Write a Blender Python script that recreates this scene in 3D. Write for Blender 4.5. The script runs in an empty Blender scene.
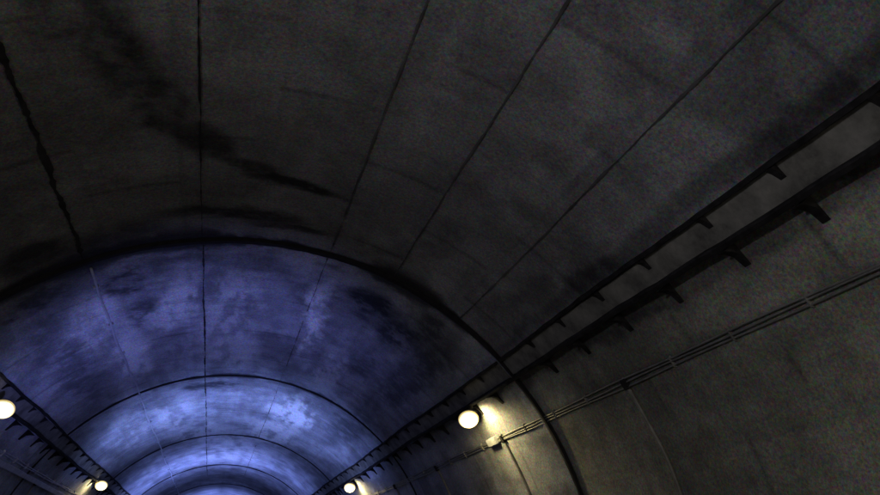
import bpy, bmesh, math, random
import numpy as np
from mathutils import Vector, Matrix
random.seed(7)
S=bpy.context.scene
R=5.753; CX=0.309; CZ=0.847; EYE=1.6
YS=-24.0; YE=100.0
RINGS=[11.4,20.8,31.0,40.6,50.2,59.8,69.4,79.0,88.6]
UMAX=R*math.acos(-CZ/R)
STEP=.05

def P(u,y,off=0.0):
    t=u/R; r=R-off
    return Vector((CX+r*math.sin(t), y, CZ+r*math.cos(t)))
def new_obj(name,bm,mat=None,parent=None,smooth=False):
    me=bpy.data.meshes.new(name); bm.to_mesh(me); bm.free()
    if smooth:
        for p in me.polygons: p.use_smooth=True
    o=bpy.data.objects.new(name,me); S.collection.objects.link(o)
    if mat: me.materials.append(mat)
    if parent: o.parent=parent
    return o
def empty(name):
    o=bpy.data.objects.new(name,None); S.collection.objects.link(o); return o

# ------------------------------------------------ numpy noise for the surface staining and painted-in shade and light
def hsh(i,j,seed):
    h=(i.astype(np.int64)*374761393+j.astype(np.int64)*668265263+seed*1442695041)&0x7fffffff
    h=((h^(h>>13))*1274126177)&0x7fffffff
    return ((h^(h>>16))&0xffff)/65535.
def vn(x,y,seed):
    i=np.floor(x);j=np.floor(y);fx=x-i;fy=y-j
    fx=fx*fx*(3-2*fx);fy=fy*fy*(3-2*fy)
    return (hsh(i,j,seed)*(1-fx)+hsh(i+1,j,seed)*fx)*(1-fy)+(hsh(i,j+1,seed)*(1-fx)+hsh(i+1,j+1,seed)*fx)*fy
def fbm(x,y,sc,octv=5,seed=1,rough=.55):
    a=1.;t=0;s=0
    for o in range(octv):
        c,sn=math.cos(o*.9),math.sin(o*.9)
        t=t+a*vn((x*c-y*sn)*sc+o*17.3,(x*sn+y*c)*sc+o*9.1,seed+o*31); s+=a; a*=rough; sc*=2.07
    return t/s
def sst(v,a,b,c=0.,d=1.):
    t=np.clip((v-a)/(b-a),0,1); t=t*t*(3-2*t); return c+(d-c)*t
def blob(U,V,uc,vc,ru,rv,rot,st):
    x=U-uc;y=V-vc;c,s=math.cos(rot),math.sin(rot)
    a=(x*c+y*s)/ru; b=(-x*s+y*c)/rv
    return sst(np.sqrt(a*a+b*b),.45,1.25,st,0)
def blobs(U,V,l):
    m=np.zeros_like(U)
    for q in l: m=np.maximum(m,blob(U,V,*q))
    return m
NEAR_D=[(-2.0,5.4,.50,1.1,.1,.75),(-1.75,6.5,.36,1.0,-.15,.8),(-1.35,7.5,.32,.85,-.35,.8),(-.9,8.3,.28,.65,-.7,.8),(-.4,8.85,.65,.26,.45,.85),(.3,9.25,.8,.20,.10,.95),
   (-.45,10.4,1.2,.20,.04,.85),(.35,10.65,.75,.13,.05,.85),(-3.6,9.0,.5,.6,0,.45),(-3.9,7.5,.6,1,0,.4),(-3.3,10.6,.6,.5,0,.55),
   (4.1,9.0,.25,.7,0,.4),(5.6,9.6,.3,.5,0,.35),(4.48,5.5,.16,7,0,.5),(5.2,7,.16,7,0,.5),(-2.2,10.9,.8,.5,0,.6),(2.7,9.3,.3,.8,0,.3),(3.1,6.4,.7,.25,0,.3)]  # long strips beside the ledge rails paint in soot and shade
FAR_D=[(-2.2,12.6,.42,.75,.2,.9),(-2.05,14.4,.24,.9,.15,.7),(-3.6,12.1,.6,.5,0,.8),(2.25,12.9,.55,.7,0,.95),(3.0,13.6,.5,.9,.2,.9),
   (3.4,12.2,.5,.9,0,.7),(2.8,16.2,.35,1.2,0,.6),(-.8,22.0,.9,.5,0,.9),(-3.7,16,.5,4,0,.6),(.3,12.3,1.2,.4,0,.35),(3.6,22,.6,4,0,.6),(-.9,12.1,1.8,.3,0,.4),
   (3.8,15,.5,4,0,.65)]
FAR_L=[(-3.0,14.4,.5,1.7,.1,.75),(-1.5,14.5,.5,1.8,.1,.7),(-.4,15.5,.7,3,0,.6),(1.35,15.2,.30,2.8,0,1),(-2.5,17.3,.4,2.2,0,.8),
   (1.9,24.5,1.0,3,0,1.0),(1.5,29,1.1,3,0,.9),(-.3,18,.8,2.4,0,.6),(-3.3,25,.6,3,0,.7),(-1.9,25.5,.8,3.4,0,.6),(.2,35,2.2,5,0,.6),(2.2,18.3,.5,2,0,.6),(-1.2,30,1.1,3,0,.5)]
def albedo(U,V,far):
    n1=fbm(U,V,1.6,6,3,.65)-.5; n2=fbm(U,V,1.3,6,11,.65)-.5
    WU=U+n1*.7; WV=V+n2*1.2
    f=sst(fbm(U,V,.35,4,21),.3,.7,.80,1.17)*sst(fbm(U,V,1.9,6,33,.68),.3,.7,.84,1.14)
    f=f*sst(fbm(U*.8,V*4.2,1,4,44),.3,.7,.94,1.06)*sst(fbm(U*4.5,V*.5,1,4,55),.3,.7,.92,1.08)
    row=np.floor((U+.02)/1.17+.02); col=np.floor(V/2.35+.5*(row%2))
    f=f*(.90+.2*hsh(row,col,5))
    fv=V/2.35+.5*(row%2); dv=np.abs(fv-np.round(fv))*2.35
    du=np.abs(U/1.17-np.round(U/1.17))*1.17
    f=f*(1-.36*sst(dv,.0,.07,1,0)*sst(fbm(U,V,.7,3,70),.38,.58,.15,1))*(1-.12*sst(du,.0,.06,1,0))
    if far:
        base=np.array([.28,.29,.32]); dark=np.array([.025,.028,.04]); light=np.array([.70,.72,.74])  # bluish base puts part of the blue light into the lining colour
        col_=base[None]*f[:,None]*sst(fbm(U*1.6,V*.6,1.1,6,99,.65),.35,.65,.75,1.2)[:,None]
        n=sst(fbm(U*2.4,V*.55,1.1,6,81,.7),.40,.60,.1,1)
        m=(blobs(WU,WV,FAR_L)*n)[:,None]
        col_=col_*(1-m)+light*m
        drip=sst(fbm(U*.7,V*5.,1.,4,17),.58,.75,0,.2)*sst(fbm(U,V,.5,3,9),.4,.6)
        d=np.clip(blobs(WU,WV,FAR_D)*sst(fbm(U,V,3,6,7,.75),.34,.54,.35,1)+drip,0,1)
        rg=RINGS
    else:
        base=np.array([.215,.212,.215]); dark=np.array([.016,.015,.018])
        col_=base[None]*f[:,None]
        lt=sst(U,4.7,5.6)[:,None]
        col_=col_*(1+lt*np.array([.22,.24,.0]))  # warm lamp light on the right wall painted into its tone
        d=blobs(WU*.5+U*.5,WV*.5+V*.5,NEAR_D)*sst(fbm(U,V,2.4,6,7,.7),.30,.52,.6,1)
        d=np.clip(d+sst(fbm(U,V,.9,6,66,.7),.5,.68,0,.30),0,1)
        rg=RINGS[:1]
    for k,r in enumerate(rg):
        w=(.34 if k==0 else .2)*sst(fbm(U,V,.8,5,123+k,.6),.35,.65,.3,1.8)*(sst(np.abs(U),2.5,4.7,1,.12))
        d=np.maximum(d,sst(np.abs(V-r)/w,.3,1.15,.9,0))
    d=d[:,None]
    return col_*(1-d)+dark*d

tunnel=empty('concrete_tunnel')
def vault(name,y0,y1,off,mat,far,res):
    nu=int(2*UMAX/res); ny=max(2,int((y1-y0)/res))
    us=np.linspace(-UMAX,UMAX,nu+1); ys=np.linspace(y0,y1,ny+1)
    U,V=np.meshgrid(us,ys); U=U.ravel();V=V.ravel(); r=R-off+ (0.012*(fbm(U,V,.6,3,77)-.5))
    co=np.stack([CX+r*np.sin(U/R),V,CZ+r*np.cos(U/R)],1)
    me=bpy.data.meshes.new(name)
    N=(nu+1)
    jj,ii=np.meshgrid(np.arange(ny),np.arange(nu),indexing='ij'); a=(jj*N+ii).ravel()
    idx=np.stack([a,a+1,a+N+1,a+N],1).astype(np.int32)
    me.vertices.add(len(co)); me.vertices.foreach_set('co',co.ravel())
    me.loops.add(idx.size); me.loops.foreach_set('vertex_index',idx.ravel())
    me.polygons.add(len(idx)); me.polygons.foreach_set('loop_start',np.arange(len(idx),dtype=np.int32)*4)
    me.polygons.foreach_set('use_smooth',np.ones(len(idx),dtype=bool))
    me.update(calc_edges=True)
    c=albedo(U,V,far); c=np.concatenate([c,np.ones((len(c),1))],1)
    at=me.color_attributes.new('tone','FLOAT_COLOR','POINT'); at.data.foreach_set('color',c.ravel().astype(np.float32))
    o=bpy.data.objects.new(name,me); S.collection.objects.link(o); me.materials.append(mat); o.parent=tunnel
    return o

# ---------------------------------------------------------------- materials
class NT:
    def __init__(s,name):
        s.m=bpy.data.materials.new(name); s.m.use_nodes=True
        s.t=s.m.node_tree; s.t.nodes.clear()
        s.out=s.n('ShaderNodeOutputMaterial'); s.b=s.n('ShaderNodeBsdfPrincipled')
        s.t.links.new(s.b.outputs[0],s.out.inputs[0])
    def n(s,k,**kw):
        x=s.t.nodes.new(k)
        for a,v in kw.items(): setattr(x,a,v)
        return x
    def set(s,i,v):
        if isinstance(v,bpy.types.NodeSocket): s.t.links.new(v,i)
        elif v is not None: i.default_value=v
    def noise(s,vec,scale,detail=4,rough=.55,color=False):
        x=s.n('ShaderNodeTexNoise'); s.set(x.inputs['Vector'],vec)
        x.inputs['Scale'].default_value=scale; x.inputs['Detail'].default_value=detail
        x.inputs['Roughness'].default_value=rough
        return x.outputs['Color'] if color else x.outputs['Fac']
    def rng(s,v,a,b,c=0,d=1):
        x=s.n('ShaderNodeMapRange'); s.set(x.inputs[0],v)
        for i,q in zip((1,2,3,4),(a,b,c,d)): s.set(x.inputs[i],q)
        return x.outputs[0]
    def mix(s,f,a,b,blend='MIX'):
        x=s.n('ShaderNodeMix',data_type='RGBA',blend_type=blend); s.set(x.inputs[0],f)
        for i,v in ((6,a),(7,b)):
            if isinstance(v,tuple): v=v+(1,) if len(v)==3 else v
            s.set(x.inputs[i],v)
        return x.outputs[2]
def concrete(name):
    k=NT(name); tc=k.n('ShaderNodeTexCoord').outputs['Object']
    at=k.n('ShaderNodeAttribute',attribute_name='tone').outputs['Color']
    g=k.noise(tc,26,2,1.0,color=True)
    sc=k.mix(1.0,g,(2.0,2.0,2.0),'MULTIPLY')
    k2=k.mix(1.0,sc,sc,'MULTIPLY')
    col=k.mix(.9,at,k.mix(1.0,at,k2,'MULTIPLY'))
    k.set(k.b.inputs['Base Color'],col)
    k.b.inputs['Roughness'].default_value=.85; k.b.inputs['Specular IOR Level'].default_value=.2
    bp=k.n('ShaderNodeBump'); bp.inputs['Strength'].default_value=.5; bp.inputs['Distance'].default_value=.04
    k.set(bp.inputs['Height'],k.noise(tc,3.5,4,.65)); k.set(k.b.inputs['Normal'],bp.outputs[0])
    return k.m
def simple(name,col,rough=.6,metal=0,var=.3,scale=9,det=3):
    k=NT(name); tc=k.n('ShaderNodeTexCoord').outputs['Object']
    n=k.noise(tc,scale,det,.7)
    k.set(k.b.inputs['Base Color'],k.mix(k.rng(n,.3,.7),tuple(c*(1-var) for c in col),tuple(min(1,c*(1+var)) for c in col)))
    k.b.inputs['Roughness'].default_value=rough; k.b.inputs['Metallic'].default_value=metal
    if col[0]<.04: k.b.inputs['Specular IOR Level'].default_value=.15
    return k.m
def glow(name,col,st):
    k=NT(name); tc=k.n('ShaderNodeTexCoord').outputs['Object']
    k.b.inputs['Base Color'].default_value=(*col,1)
    k.b.inputs['Emission Color'].default_value=(*col,1)
    k.set(k.b.inputs['Emission Strength'],k.rng(k.noise(tc,6,1),.3,.7,st*.85,st*1.15))
    return k.m
M_conc=concrete('stained_concrete')
M_joint=simple('joint_sealant_black',(.022,.02,.022),.9)
M_seam=simple('grimy_joint',(.030,.028,.03),.9,0,.6,2.5)
M_seamf=simple('grimy_joint_faint',(.075,.072,.074),.9,0,.5,1.5)
M_rail=simple('grimy_dark_steel',(.018,.017,.018),.9,0,.8,5)
M_band=simple('dusty_gutter_steel',(.16,.155,.135),.9,0,.75,2.2,6)
M_pipe=simple('galvanised_conduit',(.20,.20,.19),.55,.2,.35,4)
M_pipeb=simple('painted_conduit',(.42,.43,.48),.6,0,.25)
M_box=simple('lamp_housing_metal',(.10,.10,.10),.5,.4)
M_warm=glow('sodium_lens',(1.0,.92,.62),10)
M_rim=glow('sodium_lens_halo',(1.0,.82,.40),2.2)  # dimmer glowing rings imitate the halo around the lamp
M_rim2=glow('sodium_lens_halo_edge',(1.0,.76,.32),.6)
M_cold=glow('blue_fill_lens',(.45,.6,1.0),8)
M_road=simple('asphalt',(.05,.05,.05),.85,0,.25,6)
M_kerb=simple('kerb_concrete',(.3,.3,.29),.85,0,.2)
M_paint=simple('road_paint',(.75,.75,.72),.7,0,.1)
M_ground=simple('ground_soil',(.12,.11,.08),.95,0,.3,2)

# ---------------------------------------------------------------- tunnel lining
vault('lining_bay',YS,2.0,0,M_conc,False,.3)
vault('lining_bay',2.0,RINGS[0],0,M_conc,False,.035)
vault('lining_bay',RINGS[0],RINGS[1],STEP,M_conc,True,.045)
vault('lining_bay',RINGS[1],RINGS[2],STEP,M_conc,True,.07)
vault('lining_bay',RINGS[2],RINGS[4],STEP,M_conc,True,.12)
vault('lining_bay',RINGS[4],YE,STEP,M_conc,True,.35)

def band(name,y0,y1,o0,o1,mat,par,n=200,thin=1):
    bm=bmesh.new(); rows=[]
    for i in range(n+1):
        u=-UMAX+2*UMAX*i/n; w=.012*math.sin(u*3.1+y0)+random.uniform(-.006,.006); x=random.uniform(0,.018)
        k=float(sst(abs(u),3.5,5.,1,thin)); yb=y0+(y1-y0)*k
        rows.append([bm.verts.new(P(u,y0+w-x,o0)),bm.verts.new(P(u,y0+w-x,o1)),bm.verts.new(P(u,yb+w+x,o1)),bm.verts.new(P(u,yb+w+x,o0))])
    for a,b in zip(rows,rows[1:]):
        for q in range(3): bm.faces.new((a[q],a[q+1],b[q+1],b[q]))
    return new_obj(name,bm,mat,par)
band('joint_ring',RINGS[0]-.03,RINGS[0]+.06,-.02,STEP+.008,M_joint,tunnel,200,.4)
for y in RINGS[1:]: band('joint_ring',y-.045,y+.045,STEP-.02,STEP+.025,M_joint,tunnel,200,.5)
for y in (-17.4,-7.8,1.8): band('joint_ring',y-.02,y+.02,-.02,.012,M_joint,tunnel)
def seam(u0,w,y0,y1,off,seed,gap=.0,mat=None,wb=.05):
    bm=bmesh.new(); prev=None
    ys=np.arange(y0,y1,.05); z=np.zeros_like(ys)
    wob=(fbm(ys,z+seed,.5,4,seed)-.5)*wb+(fbm(ys,z,4,3,seed+3)-.5)*wb*.3
    wd=w*sst(fbm(ys,z,2.2,5,seed+7,.8),.3,.7,.3,1.5)
    br=fbm(ys,z,.9,3,seed+9)
    for y,q,h,b in zip(ys,wob,wd,br):
        if b<gap: prev=None; continue
        cur=(bm.verts.new(P(u0+q-h/2,y,off)),bm.verts.new(P(u0+q+h/2,y,off)))
        if prev: bm.faces.new((prev[0],prev[1],cur[1],cur[0]))
        prev=cur
    new_obj('construction_joint',bm,mat or M_seam,tunnel)
seam(-2.71,.06,-6,RINGS[0]-.05,.012,10,0,M_seam,.10)
seam(-.93,.024,-6,RINGS[0]-.05,.012,15,0,M_seam,.05)
for i,(u0,w) in enumerate([(1.17,.022),(2.32,.022),(3.67,.026)]):
    seam(u0,w,-6,RINGS[0]-.05,.012,20+i*5,.22,M_seamf,.035)
seam(-.92,.030,RINGS[0]+.08,45,STEP+.012,50,.15)
seam(1.15,.02,RINGS[0]+.08,45,STEP+.012,55,.4,M_seamf)
bm=bmesh.new(); prev=None
for i in range(61):
    u=-UMAX+2*UMAX*i/60
    cur=[bm.verts.new(P(u,y,-.5)) for y in (YS,YE)]+[bm.verts.new(P(u,YE,STEP)),bm.verts.new(P(u,YS,0))]
    if prev:
        bm.faces.new((prev[0],prev[1],cur[1],cur[0])); bm.faces.new((prev[1],prev[2],cur[2],cur[1])); bm.faces.new((prev[3],prev[0],cur[0],cur[3]))
    prev=cur
new_obj('outer_shell',bm,M_kerb,tunnel)

# ---------------------------------------------------------------- road
def box(name,x0,x1,y0,y1,z0,z1,mat,par=None,bev=0):
    bm=bmesh.new(); bmesh.ops.create_cube(bm,size=1)
    for v in bm.verts: v.co=Vector(((x0+x1)/2+v.co.x*(x1-x0),(y0+y1)/2+v.co.y*(y1-y0),(z0+z1)/2+v.co.z*(z1-z0)))
    if bev: bmesh.ops.bevel(bm,geom=bm.edges[:],offset=bev,segments=2,affect='EDGES',profile=.7)
    return new_obj(name,bm,mat,par)
def sheet(name,x0,x1,y0,y1,z,mat,par=None):
    bm=bmesh.new(); bm.faces.new([bm.verts.new(p) for p in ((x0,y0,z),(x1,y0,z),(x1,y1,z),(x0,y1,z))])
    return new_obj(name,bm,mat,par)
sheet('ground',-600,600,-600,600,-.03,M_ground)
road=sheet('road',CX-4.6,CX+4.6,-200,300,.0,M_road)
for x in (CX-4.2,CX+4.2): sheet('edge_line',x-.07,x+.07,YS,YE,.004,M_paint,road)
for k_ in range(-4,20): sheet('centre_dash',CX-.06,CX+.06,k_*5,k_*5+2.5,.004,M_paint,road)
box('kerb_walkway',CX+4.6,CX+5.7,YS,YE,-.02,.14,M_kerb,None,.01)
box('kerb_walkway',CX-5.7,CX-4.6,YS,YE,-.02,.14,M_kerb,None,.01)

# ---------------------------------------------------------------- ledge rails with gussets
def strip(bm,prof,y0,y1,sgn,n=60,sag=0):
    rows=[]
    for j in range(n+1):
        y=y0+(y1-y0)*j/n; d=sag*math.sin(y*1.3)*.5+sag*math.sin(y*.53+1)+(random.uniform(-.5,.5)*sag)
        rows.append([bm.verts.new(P(sgn*(u+d),y,o)) for u,o in prof])
    m=len(prof)
    for a,b in zip(rows,rows[1:]):
        for q in range(m): bm.faces.new((a[q],a[(q+1)%m],b[(q+1)%m],b[q]))
    bm.faces.new(rows[0]); bm.faces.new(rows[-1][::-1])
def gusset(bm,tri,y,th,sgn):
    a=[bm.verts.new(P(sgn*u,y-th/2,o)) for u,o in tri]; b=[bm.verts.new(P(sgn*u,y+th/2,o)) for u,o in tri]
    bm.faces.new(a); bm.faces.new(b[::-1]); m=len(tri)
    for q in range(m): bm.faces.new((a[q],b[q],b[(q+1)%m],a[(q+1)%m]))
def ledge(sgn,uu):
    par=empty('cable_ledge')
    for (y0,y1,e) in ((YS,RINGS[0]-.06,0),(RINGS[0]+.09,YE,STEP)):
        n=int((y1-y0)/.3)
        bm=bmesh.new()
        strip(bm,[(uu(4.62),e-.03),(uu(4.62),e+.08),(uu(4.665),e+.08),(uu(4.675),e+.05),(uu(4.675),e-.03)],y0,y1,sgn,n,.016)
        new_obj('upper_rail',bm,M_rail,par)
        bm=bmesh.new()
        strip(bm,[(uu(4.99),e-.03),(uu(4.99),e+.14),(uu(5.01),e+.155),(uu(5.06),e+.14),(uu(5.08),e-.03)],y0,y1,sgn,n,.016)
        new_obj('lower_rail',bm,M_rail,par)
        bm=bmesh.new()
        strip(bm,[(uu(4.675),e-.01),(uu(4.675),e+.03),(uu(4.99),e+.045),(uu(4.99),e-.01)],y0,y1,sgn,n)
        new_obj('gutter_plate',bm,M_band,par)
        bm=bmesh.new(); y=4.5-1.13*25
        while y<y1-.1:
            if y>y0+.1:
                j=random.uniform(-.05,.05); s=random.uniform(.7,1.3)
                gusset(bm,[(uu(5.07),e-.02),(uu(5.07),e+.18),(uu(5.12),e+.10*s),(uu(5.19),e+.045*s),(uu(5.30+.04*s),e+.012),(uu(5.30+.04*s),e-.02)],y+j,.09*s,sgn)
                gusset(bm,[(uu(4.67),e-.02),(uu(4.67),e+.11),(uu(4.72),e+.075*s),(uu(4.82),e+.04),(uu(4.82),e+.0)],y+j,.07*s,sgn)
            y+=1.13
        new_obj('gussets',bm,M_rail,par)
    return par
ledge(1,lambda u:u); ledge(-1,lambda u:u)

# ---------------------------------------------------------------- conduits
def tube(bm,pts,r,seg=8):
    rings=[]
    for i,p in enumerate(pts):
        d=(pts[min(i+1,len(pts)-1)]-pts[max(i-1,0)]).normalized()
        a=d.orthogonal().normalized() if not rings else (rings[-1][1]-d*rings[-1][1].dot(d)).normalized()
        b=d.cross(a)
        rings.append(([bm.verts.new(p+a*r*math.cos(t)+b*r*math.sin(t)) for t in [2*math.pi*q/seg for q in range(seg)]],a))
    for (A,_),(B,_) in zip(rings,rings[1:]):
        for q in range(seg): bm.faces.new((A[q],A[(q+1)%seg],B[(q+1)%seg],B[q]))
    bm.faces.new(rings[0][0][::-1]); bm.faces.new(rings[-1][0])
def offy(y): return 0 if y<RINGS[0] else STEP
def runs(sgn,u0,mat,k=3,name='wall_conduit'):
    par=empty(name)
    for q in range(k):
        bm=bmesh.new(); pts=[]; y=YS
        while y<60:
            u=u0+(q-(k-1)/2)*.044+.008*math.sin(y*1.9+q*2)+.012*math.sin(y*.6+q)
            pts.append(P(sgn*u,y,offy(y-.3)+.025)); y+=.3
        tube(bm,pts,.0125,6); new_obj('pipe',bm,mat,par,True)
    bm=bmesh.new(); y=YS+.5
    while y<60:
        e=offy(y)
        gusset(bm,[(u0-.08,e-.01),(u0-.08,e+.012),(u0-.06,e+.042),(u0+.06,e+.042),(u0+.08,e+.012),(u0+.08,e-.01)],y,.018,sgn); y+=1.15
    new_obj('clips',bm,mat,par)
    return par
pr=runs(1,5.90,M_pipe); pl=runs(-1,5.72,M_pipeb,2)
bm=bmesh.new(); strip(bm,[(5.86,STEP-.02),(5.86,STEP+.07),(5.98,STEP+.07),(5.98,STEP-.02)],RINGS[0]+.1,YE,-1,150,.01); new_obj('duct',bm,M_pipeb,pl)
def drop(sgn,y,u0,u1,par):
    e=offy(y); bm=bmesh.new()
    pts=[P(sgn*(u0+(u1-u0)*i/40),y+.015*math.sin(i*.31),e+.02) for i in range(41)]
    tube(bm,pts,.026); new_obj('drop_pipe',bm,M_pipe,par,True)
    bm=bmesh.new(); gusset(bm,[(u0-.13,e-.01),(u0-.13,e+.06),(u0+.02,e+.06),(u0+.02,e-.01)],y,.12,sgn)
    bmesh.ops.bevel(bm,geom=bm.edges[:],offset=.01,segments=2,affect='EDGES'); new_obj('junction_box',bm,M_rail,par)
for i in range(-3,9): drop(1,8.7+4.6*i,5.97,8.9,pr)
for i in range(-2,6): drop(-1,15.2+6.9*i,6.0,8.9,pl)
bm=bmesh.new(); gusset(bm,[(5.80,STEP-.01),(5.80,STEP+.10),(5.96,STEP+.10),(5.96,STEP-.01)],13.75,.42,1)
bmesh.ops.bevel(bm,geom=bm.edges[:],offset=.015,segments=2,affect='EDGES'); new_obj('isolator_box',bm,M_pipeb,pr)
cc=empty('ceiling_conduit')
bm=bmesh.new(); pts=[P(-2.68+.02*math.sin(y*.7)+.01*math.sin(y*2.3),y,STEP+.03) for y in np.arange(11.6,60,.35)]
tube(bm,pts,.022); new_obj('pipe',bm,M_pipeb,cc,True)
bm=bmesh.new()
for y in np.arange(12.4,60,2.1): gusset(bm,[(-2.73,STEP-.01),(-2.73,STEP+.05),(-2.63,STEP+.05),(-2.63,STEP-.01)],y,.025,1)
new_obj('clips',bm,M_pipeb,cc)

# ---------------------------------------------------------------- luminaires
def wall_lamp(sgn,y,u,power,name='wall_lamp',col=(1,.80,.34),spot=True):
    e=offy(y); par=empty(name)
    p=P(sgn*u,y,e); n=(Vector((CX,y,CZ))-p).normalized()
    t=Vector((0,1,0)); dn=n.cross(t); dn=dn if dn.z<0 else -dn
    F=(n*.55+dn*.4+Vector((0,-.8,0))).normalized()
    X=F.cross(Vector((0,0,1))).normalized(); Y=X.cross(F)
    Mx=Matrix((X,Y,F)).transposed().to_4x4(); Mx.translation=p+n*.26
    K=1.08
    def rev(prof,mat,nm,cap0=False,cap1=False):
        bm=bmesh.new()
        rows=[[bm.verts.new((K*r*math.cos(a),K*r*math.sin(a)*.95,z)) for a in [2*math.pi*i/28 for i in range(28)]] for r,z in prof]
        for A,B in zip(rows,rows[1:]):
            for i in range(28): bm.faces.new((A[i],A[(i+1)%28],B[(i+1)%28],B[i]))
        if cap0: bm.faces.new(rows[0][::-1])
        if cap1: bm.faces.new(rows[-1])
        bm.transform(Mx); new_obj(nm,bm,mat,par,True)
    rev([(.02,-.17),(.09,-.16),(.13,-.10),(.165,-.02),(.185,.02),(.19,.04),(.184,.045)],M_box,'housing',True)
    rev([(.184,.046),(.180,.062),(.168,.080)],M_rim2,'lens_halo_edge')
    rev([(.168,.080),(.155,.095),(.135,.110)],M_rim,'lens_halo')
    rev([(.135,.110),(.10,.128),(.05,.140)],M_warm,'lens',False,True)
    bm=bmesh.new(); tube(bm,[p-n*.01,p+n*.06,p+n*.12],.022); new_obj('arm',bm,M_box,par)
    bm=bmesh.new(); gusset(bm,[(u-.1,e-.01),(u-.1,e+.02),(u+.1,e+.02),(u+.1,e-.01)],y,.14,sgn); new_obj('wall_plate',bm,M_box,par)
    ld=bpy.data.lights.new('bulb','SPOT' if spot else 'POINT'); ld.energy=power; ld.color=col; ld.shadow_soft_size=.1
    lo=bpy.data.objects.new('bulb',ld); S.collection.objects.link(lo); lo.parent=par
    loc=Mx@Vector((0,0,.26))
    if spot:
        ld.spot_size=math.radians(180); ld.spot_blend=.35
        d=(dn*.9-n*.35+Vector((0,.05,0))).normalized()
        lo.matrix_world=Matrix.Translation(loc)@d.to_track_quat('-Z','Y').to_matrix().to_4x4()
    else: lo.location=loc
wall_lamp(1,.4,5.25,175,col=(1,.89,.66),spot=False); wall_lamp(-1,1.9,4.95,345,col=(.91,.90,.99),spot=False)  # unseen near lamps, boosted as fill for the near ceiling and right wall
wall_lamp(1,-13.6,5.25,90,col=(1,.84,.62),spot=False)
for y in (13.6,27.2,41.2): wall_lamp(1,y,5.21,90)
for y in (14.9,28.6,43.4): wall_lamp(-1,y,5.02,40)

def blue_fill_light(x,y,power,aim,cone,blend,col=(.23,.30,1.0)):  # unseen lamps on stands, added to light the far ceiling blue
    par=empty('blue_fill_light')
    bm=bmesh.new(); top=Vector((x,y,.62))
    for a in (0.3,2.4,4.5): tube(bm,[top,Vector((x+.38*math.cos(a),y+.38*math.sin(a),.012))],.014)
    new_obj('fill_light_stand',bm,M_box,par)
    d=Vector(aim).normalized(); X=d.cross(Vector((0,0,1))).normalized(); Y=X.cross(d)
    Mx=Matrix((X,Y,d)).transposed().to_4x4(); Mx.translation=top+Vector((0,0,.12))
    bm=bmesh.new(); bmesh.ops.create_cube(bm,size=1)
    for v in bm.verts:
        s=1 if v.co.z>0 else .75
        v.co=Vector((v.co.x*.4*s,v.co.y*.28*s,v.co.z*.1))
    bmesh.ops.bevel(bm,geom=bm.edges[:],offset=.01,segments=2,affect='EDGES'); bm.transform(Mx); new_obj('housing',bm,M_box,par)
    bm=bmesh.new(); bm.faces.new([bm.verts.new(Mx@Vector(q)) for q in ((-.17,-.11,.055),(.17,-.11,.055),(.17,.11,.055),(-.17,.11,.055))]); new_obj('lens',bm,M_cold,par)
    ld=bpy.data.lights.new('beam','SPOT'); ld.energy=power; ld.color=col; ld.spot_size=math.radians(cone); ld.spot_blend=blend; ld.shadow_soft_size=.1
    lo=bpy.data.objects.new('beam',ld); S.collection.objects.link(lo); lo.parent=par
    lo.matrix_world=Matrix.Translation(Mx@Vector((0,0,.09)))@d.to_track_quat('-Z','Y').to_matrix().to_4x4()
blue_fill_light(-.5,14.0,520,(-.05,.36,1),110,.85,(.25,.29,1.0))
blue_fill_light(-.3,24.0,1900,(.14,.25,1),125,.9,(.26,.36,1.0))
blue_fill_light(-.4,38.0,2500,(0,.1,1),145,.9,(.24,.33,1.0))
blue_fill_light(-.4,58.0,2600,(0,.05,1),150,.9,(.24,.33,1.0))

# ---------------------------------------------------------------- dim sky at the portals
w=bpy.data.worlds.new("World"); S.world=w; w.use_nodes=True
nt=w.node_tree; bg=nt.nodes['Background']; sk=nt.nodes.new('ShaderNodeTexSky'); sk.sky_type='NISHITA'; sk.sun_disc=False
sk.sun_elevation=math.radians(8); sk.sun_rotation=math.radians(200)
nt.links.new(sk.outputs[0],bg.inputs[0]); bg.inputs[1].default_value=.03

# ---------------------------------------------------------------- camera
yaw,pit,rol=.2917,.4115,-.0203
def tr(v):
    x,y,z=v
    c,s=math.cos(rol),math.sin(rol); x,z=c*x-s*z,s*x+c*z
    c,s=math.cos(pit),math.sin(pit); y,z=c*y-s*z,s*y+c*z
    c,s=math.cos(yaw),math.sin(yaw); x,y=c*x+s*y,-s*x+c*y
    return Vector((x,y,z))
cd=bpy.data.cameras.new('camera'); cam=bpy.data.objects.new('camera',cd); S.collection.objects.link(cam)
Mx=Matrix((tr((1,0,0)),tr((0,0,1)),-tr((0,1,0)))).transposed().to_4x4(); Mx.translation=(0,0,EYE)
cam.matrix_world=Mx; cd.sensor_width=36; cd.lens=36*725.44/880; cd.clip_end=2000; cd.clip_start=.05
S.camera=cam
S.view_settings.view_transform='Standard'; S.view_settings.look='None'; S.view_settings.exposure=0
